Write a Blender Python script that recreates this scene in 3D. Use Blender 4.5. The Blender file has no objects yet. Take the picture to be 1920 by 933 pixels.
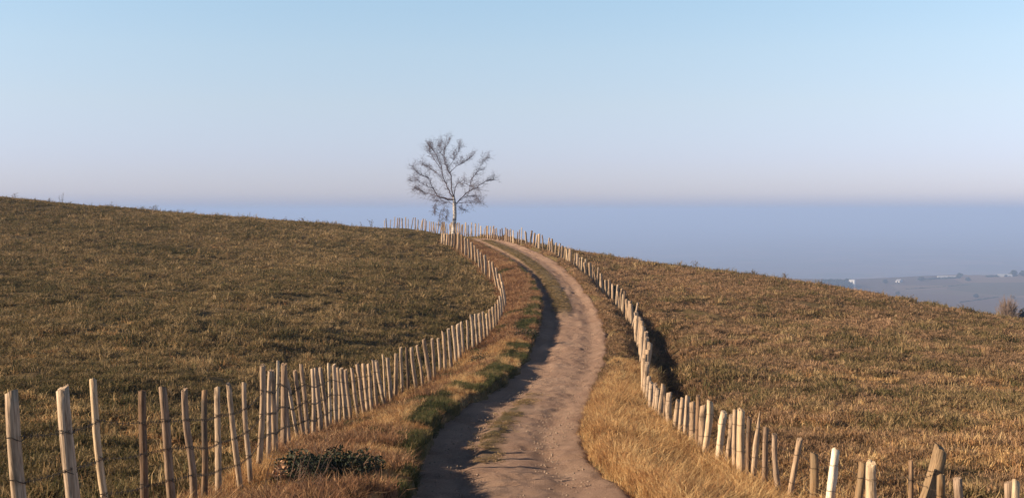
import bpy, bmesh, math, random
import numpy as np
from mathutils import Vector, noise as mnoise
R = math.radians
random.seed(7)
rng = np.random.default_rng(11)
C = bpy.context.scene.collection
SC = bpy.context.scene

# ------------------------------------------------------------ camera, sky, sun, exposure
F = 2100.0            # focal length in photo pixels (1920 wide)
HY = 395.0            # photo row of the eye level
cam_d = bpy.data.cameras.new('camera')
cam_d.sensor_width = 36.0
cam_d.lens = 36.0 * F / 1920.0
cam_d.shift_y = -(466.5 - HY) / 1920.0
cam_d.clip_start = 0.1
cam_d.clip_end = 200000
cam = bpy.data.objects.new('camera', cam_d)
cam.location = (0, 0, 0)
cam.rotation_euler = (R(90), 0, 0)
C.objects.link(cam)
SC.camera = cam

SUN_EL, SUN_AZ = 21.5, 260.0        # azimuth clockwise from +Y (view direction); 270 = from the left
w = bpy.data.worlds.new('World'); SC.world = w
w.use_nodes = True
nt = w.node_tree
bg = nt.nodes['Background']
sky = nt.nodes.new('ShaderNodeTexSky')
sky.sky_type = 'NISHITA'
sky.sun_disc = False
sky.sun_elevation = R(SUN_EL)
sky.sun_rotation = R(SUN_AZ)
sky.altitude = 900
sky.air_density = 1.0
sky.dust_density = 0.3
sky.ozone_density = 1.6
# the winter evening sky turns from clear blue to a rosy grey towards the horizon
tcw = nt.nodes.new('ShaderNodeTexCoord'); sxz = nt.nodes.new('ShaderNodeSeparateXYZ'); rmp = nt.nodes.new('ShaderNodeValToRGB'); mulw = nt.nodes.new('ShaderNodeMix')
nt.links.new(tcw.outputs['Generated'], sxz.inputs[0]); nt.links.new(sxz.outputs['Z'], rmp.inputs[0])
SKYT = [(0.0, (.36, .42, .84)), (.007, (.50, .52, .91)), (.016, (.64, .62, .95)), (.045, (.79, .72, .97)), (.093, (1.07, .92, .96)), (.14, (1.25, 1.10, 1.04)), (.185, (1.32, 1.23, 1.13)), (.32, (1.1, 1.05, 1.0)), (.45, (.40, .40, .42)), (1.0, (.16, .165, .19))]
el_ = rmp.color_ramp.elements
el_[0].position = 0.0; el_[1].position = 1.0
for p_, c_ in SKYT[1:-1]: el_.new(p_)
for k_, (p_, c_) in enumerate(SKYT): rmp.color_ramp.elements[k_].color = (*c_, 1)
mulw.data_type = 'RGBA'; mulw.blend_type = 'MULTIPLY'; mulw.inputs[0].default_value = 1.0
nt.links.new(sky.outputs[0], mulw.inputs[6]); nt.links.new(rmp.outputs[0], mulw.inputs[7])
nt.links.new(mulw.outputs[2], bg.inputs[0])
bg.inputs[1].default_value = 0.098

sd = bpy.data.lights.new('sun', 'SUN')
sd.energy = 5.0; sd.angle = R(0.5); sd.color = (1.0, 0.80, 0.55)
sun = bpy.data.objects.new('sun', sd); C.objects.link(sun)
az = R(SUN_AZ); el = R(SUN_EL)
sv = Vector((math.sin(az) * math.cos(el), math.cos(az) * math.cos(el), math.sin(el)))
sun.rotation_euler = sv.to_track_quat('Z', 'Y').to_euler()
SC.view_settings.view_transform = 'Standard'
SC.view_settings.look = 'None'
SC.view_settings.exposure = 0.70
SC.view_settings.gamma = 1.0
SC.render.engine = 'CYCLES'
SC.cycles.use_denoising = True
SC.cycles.max_bounces = 6
SC.cycles.volume_bounces = 1
SC.cycles.transparent_max_bounces = 8

# ------------------------------------------------------------ helpers
def link(o, parent=None):
    C.objects.link(o)
    if parent is not None: o.parent = parent
    return o
def mesh_np(name, V, Fq, mat, parent=None, smooth=True):
    """V: n x 3 array, Fq: list of faces or m x k array"""
    me = bpy.data.meshes.new(name)
    V = np.asarray(V, dtype=np.float32)
    if isinstance(Fq, np.ndarray):
        m, k = Fq.shape
        me.vertices.add(len(V)); me.vertices.foreach_set('co', V.ravel())
        me.loops.add(m * k); me.loops.foreach_set('vertex_index', Fq.astype(np.int32).ravel())
        me.polygons.add(m)
        me.polygons.foreach_set('loop_start', np.arange(0, m * k, k, dtype=np.int32))
        me.polygons.foreach_set('loop_total', np.full(m, k, dtype=np.int32))
        me.update(calc_edges=True)
    else:
        me.from_pydata(V.tolist(), [], Fq)
    me.polygons.foreach_set('use_smooth', np.full(len(me.polygons), smooth))
    me.materials.append(mat)
    me.validate()
    return link(bpy.data.objects.new(name, me), parent)
def tag(o, label=None, cat=None, group=None, kind=None):
    if label: o['label'] = label
    if cat: o['category'] = cat
    if group: o['group'] = group
    if kind: o['kind'] = kind
    return o
def empty(name, loc, label, cat, group=None):
    o = bpy.data.objects.new(name, None); o.location = loc; o.empty_display_size = 0.2
    C.objects.link(o)
    return tag(o, label, cat, group)
def sstep(a, b, x):
    t = np.clip((x - a) / (b - a), 0, 1); return t * t * (3 - 2 * t)
def vnoise(x, y, scale, seed=0):
    x = np.asarray(x, float) / scale; y = np.asarray(y, float) / scale
    xi = np.floor(x).astype(np.int64); yi = np.floor(y).astype(np.int64)
    fx = x - xi; fy = y - yi
    fx = fx * fx * (3 - 2 * fx); fy = fy * fy * (3 - 2 * fy)
    def h(a, b):
        n = (a * 374761393 + b * 668265263 + seed * 974711) & 0xffffffff
        n = ((n ^ (n >> 13)) * 1274126177) & 0xffffffff
        return ((n ^ (n >> 16)) & 0xffff) / 65535.0 * 2 - 1
    return ((h(xi, yi) * (1 - fx) + h(xi + 1, yi) * fx) * (1 - fy) + (h(xi, yi + 1) * (1 - fx) + h(xi + 1, yi + 1) * fx) * fy)

class NT:
    """tiny node helper"""
    def __init__(s, name):
        s.m = bpy.data.materials.new(name); s.m.use_nodes = True
        s.t = s.m.node_tree; s.t.nodes.clear()
        s.out = s.n('ShaderNodeOutputMaterial')
    def n(s, typ, **kw):
        nd = s.t.nodes.new(typ)
        for k, v in kw.items():
            if k[0] == '_': setattr(nd, k[1:], v)
        return nd
    def l(s, a, b): s.t.links.new(a, b)
    def noise(s, vec, scale, detail=3, rough=0.55, dist=0.0):
        nd = s.n('ShaderNodeTexNoise'); nd.inputs['Scale'].default_value = scale
        nd.inputs['Detail'].default_value = detail; nd.inputs['Roughness'].default_value = rough
        nd.inputs['Distortion'].default_value = dist
        if vec is not None: s.l(vec, nd.inputs['Vector'])
        return nd.outputs['Fac']
    def ramp(s, fac, stops):
        nd = s.n('ShaderNodeValToRGB')
        e = nd.color_ramp.elements
        while len(e) < len(stops): e.new(0.5)
        for q, (p, c) in zip(e, stops):
            q.position = p; q.color = (c[0], c[1], c[2], 1) if not isinstance(c, (int, float)) else (c, c, c, 1)
        s.l(fac, nd.inputs[0]); return nd.outputs[0]
    def mix(s, fac, a, b, mode='MIX'):
        nd = s.n('ShaderNodeMix'); nd.data_type = 'RGBA'; nd.blend_type = mode
        for inp, v in ((nd.inputs[0], fac), (nd.inputs[6], a), (nd.inputs[7], b)):
            if isinstance(v, (int, float)): inp.default_value = v
            elif isinstance(v, tuple): inp.default_value = (*v, 1)
            else: s.l(v, inp)
        return nd.outputs[2]
    def mapping(s, vec, scale=(1, 1, 1)):
        nd = s.n('ShaderNodeMapping'); nd.inputs['Scale'].default_value = scale; s.l(vec, nd.inputs[0]); return nd.outputs[0]
    def math(s, op, a, b=0.0):
        nd = s.n('ShaderNodeMath'); nd.operation = op
        for inp, v in ((nd.inputs[0], a), (nd.inputs[1], b)):
            if isinstance(v, (int, float)): inp.default_value = v
            else: s.l(v, inp)
        return nd.outputs[0]
    def bsdf(s, col, rough=0.9, spec=0.2, bump=None, bstr=0.4, bdist=0.02, trans=0.0):
        p = s.n('ShaderNodeBsdfPrincipled')
        if isinstance(col, tuple): p.inputs['Base Color'].default_value = (*col, 1)
        else: s.l(col, p.inputs['Base Color'])
        p.inputs['Roughness'].default_value = rough
        p.inputs['Specular IOR Level'].default_value = spec
        if bump is not None:
            b = s.n('ShaderNodeBump'); b.inputs['Strength'].default_value = bstr; b.inputs['Distance'].default_value = bdist
            s.l(bump, b.inputs['Height']); s.l(b.outputs[0], p.inputs['Normal'])
        sh = p.outputs[0]
        if trans > 0:
            tr = s.n('ShaderNodeBsdfTranslucent')
            if isinstance(col, tuple): tr.inputs[0].default_value = (*col, 1)
            else: s.l(col, tr.inputs[0])
            mx = s.n('ShaderNodeMixShader'); mx.inputs[0].default_value = trans
            s.l(sh, mx.inputs[1]); s.l(tr.outputs[0], mx.inputs[2]); sh = mx.outputs[0]
        s.l(sh, s.out.inputs[0]); return s.m
def geo_pos(T): return T.n('ShaderNodeNewGeometry').outputs['Position']
def obj_rand(T): return T.n('ShaderNodeObjectInfo').outputs['Random']

# ------------------------------------------------------------ materials
def mat_ground():
    T = NT('short_grass_turf'); p = geo_pos(T)
    big = T.noise(p, 0.11, 4, 0.6); mid = T.noise(p, 0.9, 5, 0.65); fine = T.noise(p, 9, 5, 0.7)
    c = T.ramp(mid, [(0.3, (.06, .050, .024)), (0.48, (.125, .092, .045)), (0.62, (.21, .14, .075)), (0.8, (.31, .205, .11))])
    g = T.ramp(big, [(0.38, 0.0), (0.62, 1.0)])
    c = T.mix(T.math('MULTIPLY', g, 0.5), c, (.085, .080, .030))
    c = T.mix(0.55, c, T.ramp(fine, [(0.3, (.03, .026, .012)), (0.7, (.24, .16, .08))]), 'MIX')
    return T.bsdf(c, 0.95, 0.1, T.noise(p, 14, 6, 0.7), 0.9, 0.06)
def mat_dirt():
    T = NT('dirt_track_earth'); p = geo_pos(T)
    a = T.noise(p, 0.6, 5, 0.6); b = T.noise(p, 30, 5, 0.75); st = T.noise(p, 60, 3, 0.8)
    c = T.ramp(a, [(0.3, (.35, .21, .15)), (0.55, (.46, .295, .215)), (0.75, (.55, .375, .28))])
    c = T.mix(0.35, c, T.ramp(b, [(0.35, (.13, .08, .057)), (0.68, (.62, .43, .33))]))
    # worn grass remnants lie in the mesh attribute 'green'
    at = T.n('ShaderNodeAttribute'); at.attribute_name = 'green'
    c = T.mix(at.outputs['Fac'], c, T.ramp(b, [(0.3, (.05, .045, .02)), (0.7, (.15, .12, .055))]))
    h = T.math('ADD', T.math('MULTIPLY', st, 0.6), b)
    return T.bsdf(c, 0.95, 0.12, h, 0.9, 0.04)
def mat_grass(name, stops, scale=0.35, trans=0.25, patch=None):
    T = NT(name); p = geo_pos(T); r = obj_rand(T)
    n1 = T.noise(p, scale, 4, 0.6); n2 = T.noise(p, 2.3, 3, 0.6)
    f = T.math('ADD', T.math('MULTIPLY', n1, 0.9), T.math('ADD', T.math('MULTIPLY', n2, 0.45), T.math('MULTIPLY', r, 0.62)))
    f = T.math('SUBTRACT', f, 0.48)
    c = T.ramp(f, stops)
    return T.bsdf(c, 0.8, 0.15, trans=trans)
def mat_wood(name, light, dark, bark=None, barkamt=0.3):
    T = NT(name); r = obj_rand(T)
    tc = T.n('ShaderNodeTexCoord').outputs['Object']
    off = T.n('ShaderNodeVectorMath'); off.operation = 'ADD'; T.l(tc, off.inputs[0])
    cb = T.n('ShaderNodeCombineXYZ')
    for i, k in enumerate((31.0, 17.0, 53.0)): T.l(T.math('MULTIPLY', r, k), cb.inputs[i])
    T.l(cb.outputs[0], off.inputs[1]); v = off.outputs[0]
    grain = T.noise(T.mapping(v, (55, 55, 3.0)), 1.0, 4, 0.65, 0.6)
    blot = T.noise(T.mapping(v, (8, 8, 2.2)), 1.0, 4, 0.6)
    crack = T.noise(T.mapping(v, (90, 90, 2.0)), 1.0, 2, 0.5)
    c = T.ramp(grain, [(0.32, dark), (0.6, light)])
    tint = T.ramp(r, [(0.0, (.56, .50, .47)), (0.2, (.8, .76, .74)), (0.45, (1, 1, 1)), (0.7, (.84, .76, .68)), (1.0, (1.0, .96, .90))])
    c = T.mix(1.0, c, tint, 'MULTIPLY')
    if bark is not None:
        c = T.mix(T.ramp(blot, [(0.62 - barkamt * .5, 0.0), (0.68 - barkamt * .3, 1.0)]), c, bark)
    c = T.mix(T.ramp(crack, [(0.25, 1.0), (0.36, 0.0)]), c, (dark[0] * .35, dark[1] * .33, dark[2] * .3))
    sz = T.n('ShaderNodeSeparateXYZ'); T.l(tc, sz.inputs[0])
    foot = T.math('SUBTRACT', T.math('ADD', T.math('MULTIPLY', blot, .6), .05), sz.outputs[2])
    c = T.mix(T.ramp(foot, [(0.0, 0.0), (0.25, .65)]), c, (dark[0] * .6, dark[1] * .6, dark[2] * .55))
    return T.bsdf(c, 0.85, 0.2, T.math('ADD', grain, T.math('MULTIPLY', blot, 0.8)), 0.8, 0.012)
M_ground = mat_ground()
M_dirt = mat_dirt()
M_field = mat_grass('field_grass_blades', [(0.08, (.055, .052, .020)), (0.34, (.148, .118, .052)), (0.58, (.26, .178, .088)), (0.88, (.46, .32, .17))], 0.12)
M_gold = mat_grass('dry_verge_grass', [(0.1, (.19, .10, .045)), (0.33, (.42, .22, .10)), (0.55, (.60, .37, .17)), (0.85, (.80, .58, .30))], 0.9, 0.3)
M_rust = mat_grass('rusty_verge_grass', [(0.1, (.08, .05, .025)), (0.35, (.24, .12, .065)), (0.6, (.40, .22, .12)), (0.9, (.58, .38, .21))], 0.5, 0.25)
M_green = mat_grass('green_verge_grass', [(0.1, (.042, .052, .020)), (0.4, (.080, .090, .034)), (0.64, (.15, .13, .055)), (0.85, (.28, .20, .095))], 0.5, 0.25)
M_fieldr = mat_grass('right_field_grass_blades', [(0.10, (.080, .060, .030)), (0.34, (.195, .128, .070)), (0.56, (.33, .205, .12)), (0.85, (.48, .30, .18))], 0.12)
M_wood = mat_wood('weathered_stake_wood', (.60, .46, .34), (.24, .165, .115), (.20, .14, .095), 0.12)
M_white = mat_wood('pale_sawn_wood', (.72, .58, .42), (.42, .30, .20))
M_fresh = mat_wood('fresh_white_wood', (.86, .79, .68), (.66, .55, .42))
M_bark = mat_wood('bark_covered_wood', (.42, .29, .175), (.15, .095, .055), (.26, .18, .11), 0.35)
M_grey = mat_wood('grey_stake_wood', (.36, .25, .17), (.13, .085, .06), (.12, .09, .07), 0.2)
def simple(name, col, rough=0.8, var=0.25, sc=3.0):
    T = NT(name); p = T.n('ShaderNodeTexCoord').outputs['Object']
    n = T.noise(p, sc, 4)
    c = T.mix(n, tuple(v * (1 - var) for v in col), tuple(min(1, v * (1 + var)) for v in col))
    return T.bsdf(c, rough, 0.2)
M_wire = simple('rusty_wire', (.06, .045, .035), 0.6)
M_twig = simple('twig_bark', (.13, .10, .115), 0.8)
M_birch = None

# ------------------------------------------------------------ survey of the place (x right, y ahead, z up from the eye; metres)
def P(px, py, Y): return ((px - 960) * Y / F, Y, (HY - py) * Y / F)
# track: y, left edge x, right edge x, surface z
ROAD = np.array([(-12, -1.4, 1.6, -1.35), (0, -1.4, 1.6, -1.66), (8, -1.42, 1.55, -2.88), (15.6, -1.42, 1.56, -4.0), (20, -1.60, 1.25, -4.43),
    (24.5, -1.50, 1.38, -4.72), (28.5, -.98, 1.80, -4.95), (33.5, -.15, 2.42, -5.18), (38.5, .50, 3.10, -5.22), (43.5, .87, 3.56, -5.07),
    (49, 1.25, 3.85, -4.78), (56, 1.40, 3.85, -4.40), (64, .91, 3.5, -3.81), (72, -.15, 2.7, -3.26), (80, -1.35, 1.55, -2.88), (86, -2.35, .62, -2.66), (95, -4.0, -1.1, -2.42)])
ctr = [(0.5 * (a[1] + a[2]), a[0], a[3], 0.5 * (a[2] - a[1])) for a in ROAD]
ctr += [(-5.6, 100.5, -2.5, 1.4), (-10, 105, -2.6, 1.4), (-16, 107.5, -2.5, 1.4), (-28, 109, -2.4, 1.4), (-45, 110, -2.2, 1.4)]
ctr = np.array(ctr)
# dense smoothed centreline
def catmull(pts, step):
    out = []
    for i in range(len(pts) - 1):
        p0 = pts[max(i - 1, 0)]; p1 = pts[i]; p2 = pts[i + 1]; p3 = pts[min(i + 2, len(pts) - 1)]
        n = max(2, int(np.linalg.norm((p2 - p1)[:2]) / step))
        for k in range(n):
            t = k / n
            out.append(0.5 * ((2 * p1) + (-p0 + p2) * t + (2 * p0 - 5 * p1 + 4 * p2 - p3) * t * t + (-p0 + 3 * p1 - 3 * p2 + p3) * t ** 3))
    out.append(pts[-1]); return np.array(out)
CL = catmull(ctr, 0.15)
for _ in range(30):
    CL[1:-1] = 0.25 * CL[:-2] + 0.5 * CL[1:-1] + 0.25 * CL[2:]
tan = np.gradient(CL[:, :2], axis=0); tan /= np.linalg.norm(tan, axis=1)[:, None]
NRM = np.stack([tan[:, 1], -tan[:, 0]], 1)       # points to the right of travel

# fences: photo base column, base row -> distance
LB = np.array([(993, 10), (960, 11.6), (920, 14), (898, 14.8), (864, 16.3), (850, 17.2), (812, 20.5), (780, 25), (760, 28), (742, 30.5), (725, 32), (705, 34), (680, 38), (650, 42),
               (620, 45.5), (600, 48), (565, 53), (540, 58), (510, 66), (490, 72), (470, 79), (455, 87)], float)[::-1]
def LY(by): return float(np.interp(by, LB[:, 0], LB[:, 1]))
# (base px, base py, top px, top py, width px, kind)
LP = [(52, 1068, 27, 735, 27, 'w'), (140, 1030, 122, 726, 26, 'w'), (207, 1005, 176, 711, 15, 's'), (273, 960, 269, 731, 15, 'g'), (327, 955, 308, 725, 15, 'w'),
 (367, 945, 347, 730, 12, 'w'), (384, 936, 381, 733, 10, 'g'), (410, 922, 408, 725, 11, 'w'), (455, 907, 435, 719, 10, 'w'), (471, 898, 461, 715, 9, 'w'), (485, 866, 491, 684, 10, 'w'),
 (502, 856, 505, 696, 8, 'w'), (517, 850, 510, 694, 10, 'w'), (521, 845, 523, 668, 6, 's'), (530, 838, 531, 683, 11, 'w'), (543, 827, 537, 692, 8, 'w'), (560, 818, 540, 712, 6, 'w'),
 (573, 816, 556, 694, 8, 'w'), (582, 812, 567, 683, 8, 'w'), (589, 806, 586, 691, 7, 'w'), (602, 800, 593, 690, 8, 'w'), (616, 792, 604, 688, 8, 'w'), (619, 788, 616, 681, 6, 's'),
 (631, 784, 627, 683, 8, 'w'), (640, 780, 634, 688, 6, 'w'), (650, 779, 642, 690, 8, 'w'), (661, 776, 651, 692, 7, 'w'), (674, 772, 663, 689, 7, 'w'), (684, 768, 672, 682, 7, 'w'),
 (691, 764, 683, 681, 7, 'w'), (699, 761, 692, 682, 7, 'w'), (708, 757, 701, 674, 6, 'w'), (721, 750, 709, 676, 7, 'w'), (723, 744, 718, 665, 5, 's'), (734, 741, 728, 670, 7, 'w'),
 (742, 733, 743, 662, 6, 'w'), (755, 725, 752, 651, 6, 'w'), (766, 721, 763, 651, 5, 'g'), (779, 717, 773, 651, 6, 'w'), (795, 711, 785, 647, 5, 'w'), (808, 705, 797, 636, 8, 'w'),
 (816, 701, 811, 634, 6, 'w'), (827, 692, 822, 634, 5, 'w'), (836, 687, 832, 622, 7, 'w'), (847, 680, 842, 616, 6, 'w'), (856, 672, 850, 610, 6, 'w'), (863, 665, 859, 607, 6, 'w'),
 (870, 659, 865, 603, 5, 'w'), (878, 651, 876, 600, 5, 'w'), (888, 645, 884, 590, 6, 'w'), (896, 640, 892, 588, 5, 'w'), (903, 635, 899, 587, 6, 'w'), (910, 630, 906, 584, 5, 'w'),
 (916, 625, 913, 588, 5, 'w'), (921, 620, 918, 580, 5, 'w'), (927, 614, 924, 575, 5, 'w'), (932, 608, 930, 569, 5, 'w'), (937, 601, 934, 562, 5, 'w'), (941, 592, 938, 555, 5, 'w'),
 (945, 582, 940, 541, 5, 'w'), (948, 572, 942, 528, 5, 'w'), (947, 562, 938, 513, 5, 'w'), (943, 553, 935, 522, 4, 'w'), (938, 544, 931, 502, 4, 'w'), (931, 535, 924, 491, 5, 'w'),
 (920, 524, 917, 488, 4, 'w'), (911, 514, 909, 478, 5, 'w'), (906, 508, 902, 473, 4, 'w'), (899, 499, 896, 467, 4, 'w'), (892, 492, 890, 460, 4, 'w'), (886, 486, 884, 454, 5, 'w'),
 (880, 482, 878, 448, 4, 'w'), (873, 477, 872, 445, 4, 'w'), (867, 473, 866, 440, 4, 'g'), (858, 468, 860, 436, 5, 'w'), (852, 466, 853, 438, 4, 'g'), (847, 463, 848, 438, 4, 'w'),
 (843, 461, 843, 439, 4, 'g'), (838, 459, 839, 438, 4, 'w'), (834, 457, 834, 438, 4, 'w'), (829, 455, 829, 437, 4, 'w')]
RPX = np.array([(1902, 10.8), (1886, 11), (1803, 11.7), (1764, 12.3), (1715, 12.5), (1705, 13), (1633, 13.8), (1606, 14.2), (1554, 15), (1527, 15.4), (1480, 16.2), (1462, 16.8), (1432, 17.4),
    (1405, 18), (1388, 18.4), (1362, 19.2), (1345, 19.8), (1322, 20.8), (1298, 22), (1274, 23.2), (1254, 24.5), (1236, 25.8), (1218, 27.5), (1212, 29)], float)[::-1]
def RY(px): return float(np.interp(px, RPX[:, 0], RPX[:, 1]))
# px base, py base, px top, py top, width, kind, [Y]
RP = [(1903, 1085, 1902, 900, 16, 's'), (1884, 1075, 1886, 901, 14, 'w'), (1818, 1040, 1803, 897, 18, 'w'), (1763, 1020, 1764, 891, 16, 'b'), (1700, 1012, 1753, 839, 27, 'b'),
 (1706, 1000, 1705, 861, 7, 'g'), (1633, 985, 1633, 868, 21, 's'), (1601, 972, 1613, 866, 16, 'b'), (1552, 950, 1565, 845, 18, 'l'), (1526, 945, 1527, 850, 14, 'b'), (1477, 938, 1495, 823, 11, 'w'),
 (1462, 922, 1453, 812, 10, 'w'), (1432, 902, 1435, 801, 10, 'w'), (1409, 906, 1421, 769, 9, 'p'), (1402, 897, 1405, 782, 8, 'g'), (1388, 890, 1390, 768, 14, 's'), (1378, 880, 1379, 768, 9, 'w'),
 (1362, 874, 1369, 778, 10, 'w'), (1345, 860, 1356, 772, 14, 's'), (1322, 850, 1329, 750, 13, 's'), (1314, 845, 1318, 760, 10, 'w'), (1306, 832, 1309, 742, 8, 'g'), (1298, 822, 1297, 752, 9, 'w'),
 (1284, 816, 1288, 742, 9, 'w'), (1274, 810, 1279, 747, 10, 'w'), (1265, 800, 1270, 750, 10, 'w'), (1254, 794, 1255, 736, 9, 'w'), (1246, 790, 1247, 742, 7, 'g'), (1236, 786, 1242, 722, 9, 'w'),
 (1230, 778, 1233, 728, 8, 'w'), (1224, 770, 1227, 720, 8, 'w'), (1218, 764, 1221, 718, 8, 'w'), (1212, 752, 1215, 705, 8, 'w')]
RP = [(*r, RY(r[0])) for r in RP]
RP += [(1209, 741, 1212, 680, 8, 'w', 29.7), (1206, 734, 1207, 672, 9, 'w', 30.6), (1205, 727, 1209, 664, 8, 'w', 31.6), (1207, 716, 1213, 655, 9, 'w', 33), (1208, 703, 1216, 642, 9, 'w', 34.6),
 (1207, 692, 1212, 632, 8, 'w', 36.2), (1206, 682, 1210, 622, 8, 'w', 37.6), (1203, 672, 1206, 611, 7, 'w', 39.2), (1201, 662, 1203, 603, 8, 'w', 41), (1198, 652, 1201, 595, 7, 'w', 42.8), (1195, 642, 1195, 592, 8, 'w', 44.5)]
# the rest of the right fence: column, base row, distance
RT = np.array([(1195, 642, 44.5), (1191, 622, 47), (1182, 604, 49.5), (1169, 586, 52), (1152, 570, 56), (1136, 555, 60), (1116, 535, 64), (1100, 521, 67), (1078, 506, 71), (1055, 493, 75), (1030, 481, 79),
    (1008, 471, 82), (985, 463, 85.5), (963, 455, 89), (935, 448, 94), (909, 442, 98), (890, 440, 101), (872, 439, 104), (855, 438, 107), (840, 438, 110), (824, 436, 112.5), (806, 432, 114), (779, 429, 115.2), (755, 428, 116.3), (735, 429, 117.2), (719, 431, 118)], float)
RW = np.stack([(RT[:, 0] - 960) * RT[:, 2] / F, RT[:, 2], (HY - RT[:, 1]) * RT[:, 2] / F], 1)
LW = np.array([P(a[0], a[1], LY(a[1])) for a in LP[3:]])
# the first three stand nearer than the table reaches
LNEAR = [P(52, 1068, 8.5), P(140, 1030, 9.2), P(207, 1005, 9.9)]
LBASE = LNEAR + [tuple(v) for v in LW]
RBASE = [P(a[0], a[1], a[6]) for a in RP]
lf = np.array(sorted([(b[1], b[0]) for b in LBASE])); rf_ = np.array(sorted([(b[1], b[0]) for b in RBASE] + [(b[1], b[0]) for b in RW[1:] if b[1] < 106]))
def XL(y): return np.interp(y, lf[:, 0], lf[:, 1])      # x of the left / right fence at y
def XR(y): return np.interp(y, rf_[:, 0], rf_[:, 1])

cp = []
GO = 0.16                                                  # grass hides the lowest part of the stakes
for b in LBASE[::2]: cp.append((b[0], b[1], b[2] - (GO if b[1] > 20 else 0.05)))
for b in RBASE[::2]: cp.append((b[0], b[1], b[2] - GO))
for b in RW[1:]: cp.append((b[0], b[1], b[2] - 0.1))
for c in ctr[::1]: cp.append((c[0], c[1], c[2] + 0.12))
near = [(-4, 0, -1.55), (4, 0, -1.75), (-12, 0, -1.6), (12, 0, -2.2), (0, -12, -1.2), (-15, -12, -1.2), (15, -12, -2), (-25, 0, -1.6), (25, 0, -3.2), (-4, 5, -2.2), (4.6, 5, -2.5)]
cp += near
field = [(0, 933, 13.2), (200, 870, 15), (350, 850, 17), (0, 800, 19), (200, 760, 22.5), (0, 650, 32), (250, 640, 34), (0, 560, 44), (0, 500, 55), (0, 440, 70), (0, 400, 85), (0, 373, 100),
    (100, 379, 100), (200, 387, 99), (400, 700, 28), (500, 640, 36), (400, 550, 48), (400, 450, 74), (300, 394, 98), (400, 402, 97), (500, 409, 96), (600, 416, 95), (700, 425, 94), (765, 431, 92.5),
    (700, 620, 42), (750, 550, 53), (800, 500, 64), (700, 480, 72), (800, 455, 80), (600, 500, 64),
    (1060, 469, 84), (1130, 479, 82), (1200, 490, 80), (1300, 500, 77), (1400, 512, 74), (1470, 522, 73), (1600, 541, 70), (1760, 572, 66), (1850, 590, 64), (1920, 600, 62),
    (1300, 560, 58), (1300, 620, 46), (1300, 680, 36), (1300, 735, 30), (1400, 760, 27), (1500, 700, 35), (1500, 600, 54), (1600, 600, 53), (1600, 720, 33), (1600, 800, 24.5), (1750, 640, 47), (1900, 650, 45), (1900, 700, 37), (1900, 760, 29), (1900, 850, 20), (1900, 960, 14.5), (1700, 870, 19)]
cp += [(a_, b_, c_ - (.14 if 60 < b_ < 96 and a_ > 3 else (.22 if b_ > 90 else .08))) for a_, b_, c_ in [P(*f) for f in field]]
# beyond the crests
cp += [(-60, 80, 1.4), (-70, 40, -1.5), (-45, 20, -3.2), (-60, 110, 1.2), (-48, 125, -1.0), (-25, 130, -5.5), (-10, 132, -6), (5, 125, -8), (0, 108, -4.0), (6, 100, -4.6), (12, 92, -5.2), (20, 90, -8.0), (30, 85, -11),
       (42, 60, -9), (45, 30, -8.5), (45, 5, -6), (-8.3, 100, -2.55), (-14, 99, -1.95), (-14, 104, -2.4), (-28, 104, -1.0), (-28, 112, -1.6), (-12, 116.5, -1.78), (-20, 117, -2.2)]
cp = np.array(cp)
def tps_fit(p, lam):
    n = len(p); d = np.hypot(p[:, None, 0] - p[None, :, 0], p[:, None, 1] - p[None, :, 1])
    K = np.where(d > 0, d * d * np.log(np.maximum(d, 1e-9)), 0) + lam * np.eye(n)
    A = np.zeros((n + 3, n + 3)); A[:n, :n] = K
    Q = np.stack([np.ones(n), p[:, 0], p[:, 1]], 1); A[:n, n:] = Q; A[n:, :n] = Q.T
    return np.linalg.solve(A, np.concatenate([p[:, 2], [0, 0, 0]]))
# work in a warped plane so near detail and far detail weigh alike
WT = tps_fit(cp, 1.2)
def tps(x, y):
    x = x.ravel(); y = y.ravel(); out = np.zeros(len(x))
    for i in range(0, len(x), 20000):
        xs = x[i:i + 20000, None]; ys = y[i:i + 20000, None]
        d2 = (xs - cp[None, :, 0]) ** 2 + (ys - cp[None, :, 1]) ** 2
        out[i:i + 20000] = (0.5 * d2 * np.log(np.maximum(d2, 1e-12))) @ WT[:-3] + WT[-3] + WT[-2] * xs[:, 0] + WT[-1] * ys[:, 0]
    return out
X0, X1, Y0, Y1 = -62.0, 46.0, -12.0, 128.0
RS = 0.4
gx = np.arange(X0, X1 + RS, RS); gy = np.arange(Y0, Y1 + RS, RS)
GX, GY = np.meshgrid(gx, gy)
BASE = tps(GX, GY).reshape(GX.shape)
SS = 0.2
sx = np.arange(-50, 14 + SS, SS); sy = np.arange(-12, 116 + SS, SS)
SX, SY = np.meshgrid(sx, sy)
SD = np.zeros(SX.size); SI = np.zeros(SX.size, int)
cl2 = CL[::4]
for i in range(0, SX.size, 20000):
    d2 = (SX.ravel()[i:i + 20000, None] - cl2[None, :, 0]) ** 2 + (SY.ravel()[i:i + 20000, None] - cl2[None, :, 1]) ** 2
    SI[i:i + 20000] = d2.argmin(1)
k = SI * 4
SD = (SX.ravel() - CL[k, 0]) * NRM[k, 0] + (SY.ravel() - CL[k, 1]) * NRM[k, 1]
aw = (SX.ravel() - CL[k, 0]) * tan[k, 0] + (SY.ravel() - CL[k, 1]) * tan[k, 1]
SD = np.where(np.abs(aw) > 3, np.sign(SD + 1e-9) * np.hypot(SD, aw), SD).reshape(SX.shape)
SZ = CL[k, 2].reshape(SX.shape); SH = CL[k, 3].reshape(SX.shape)
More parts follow.
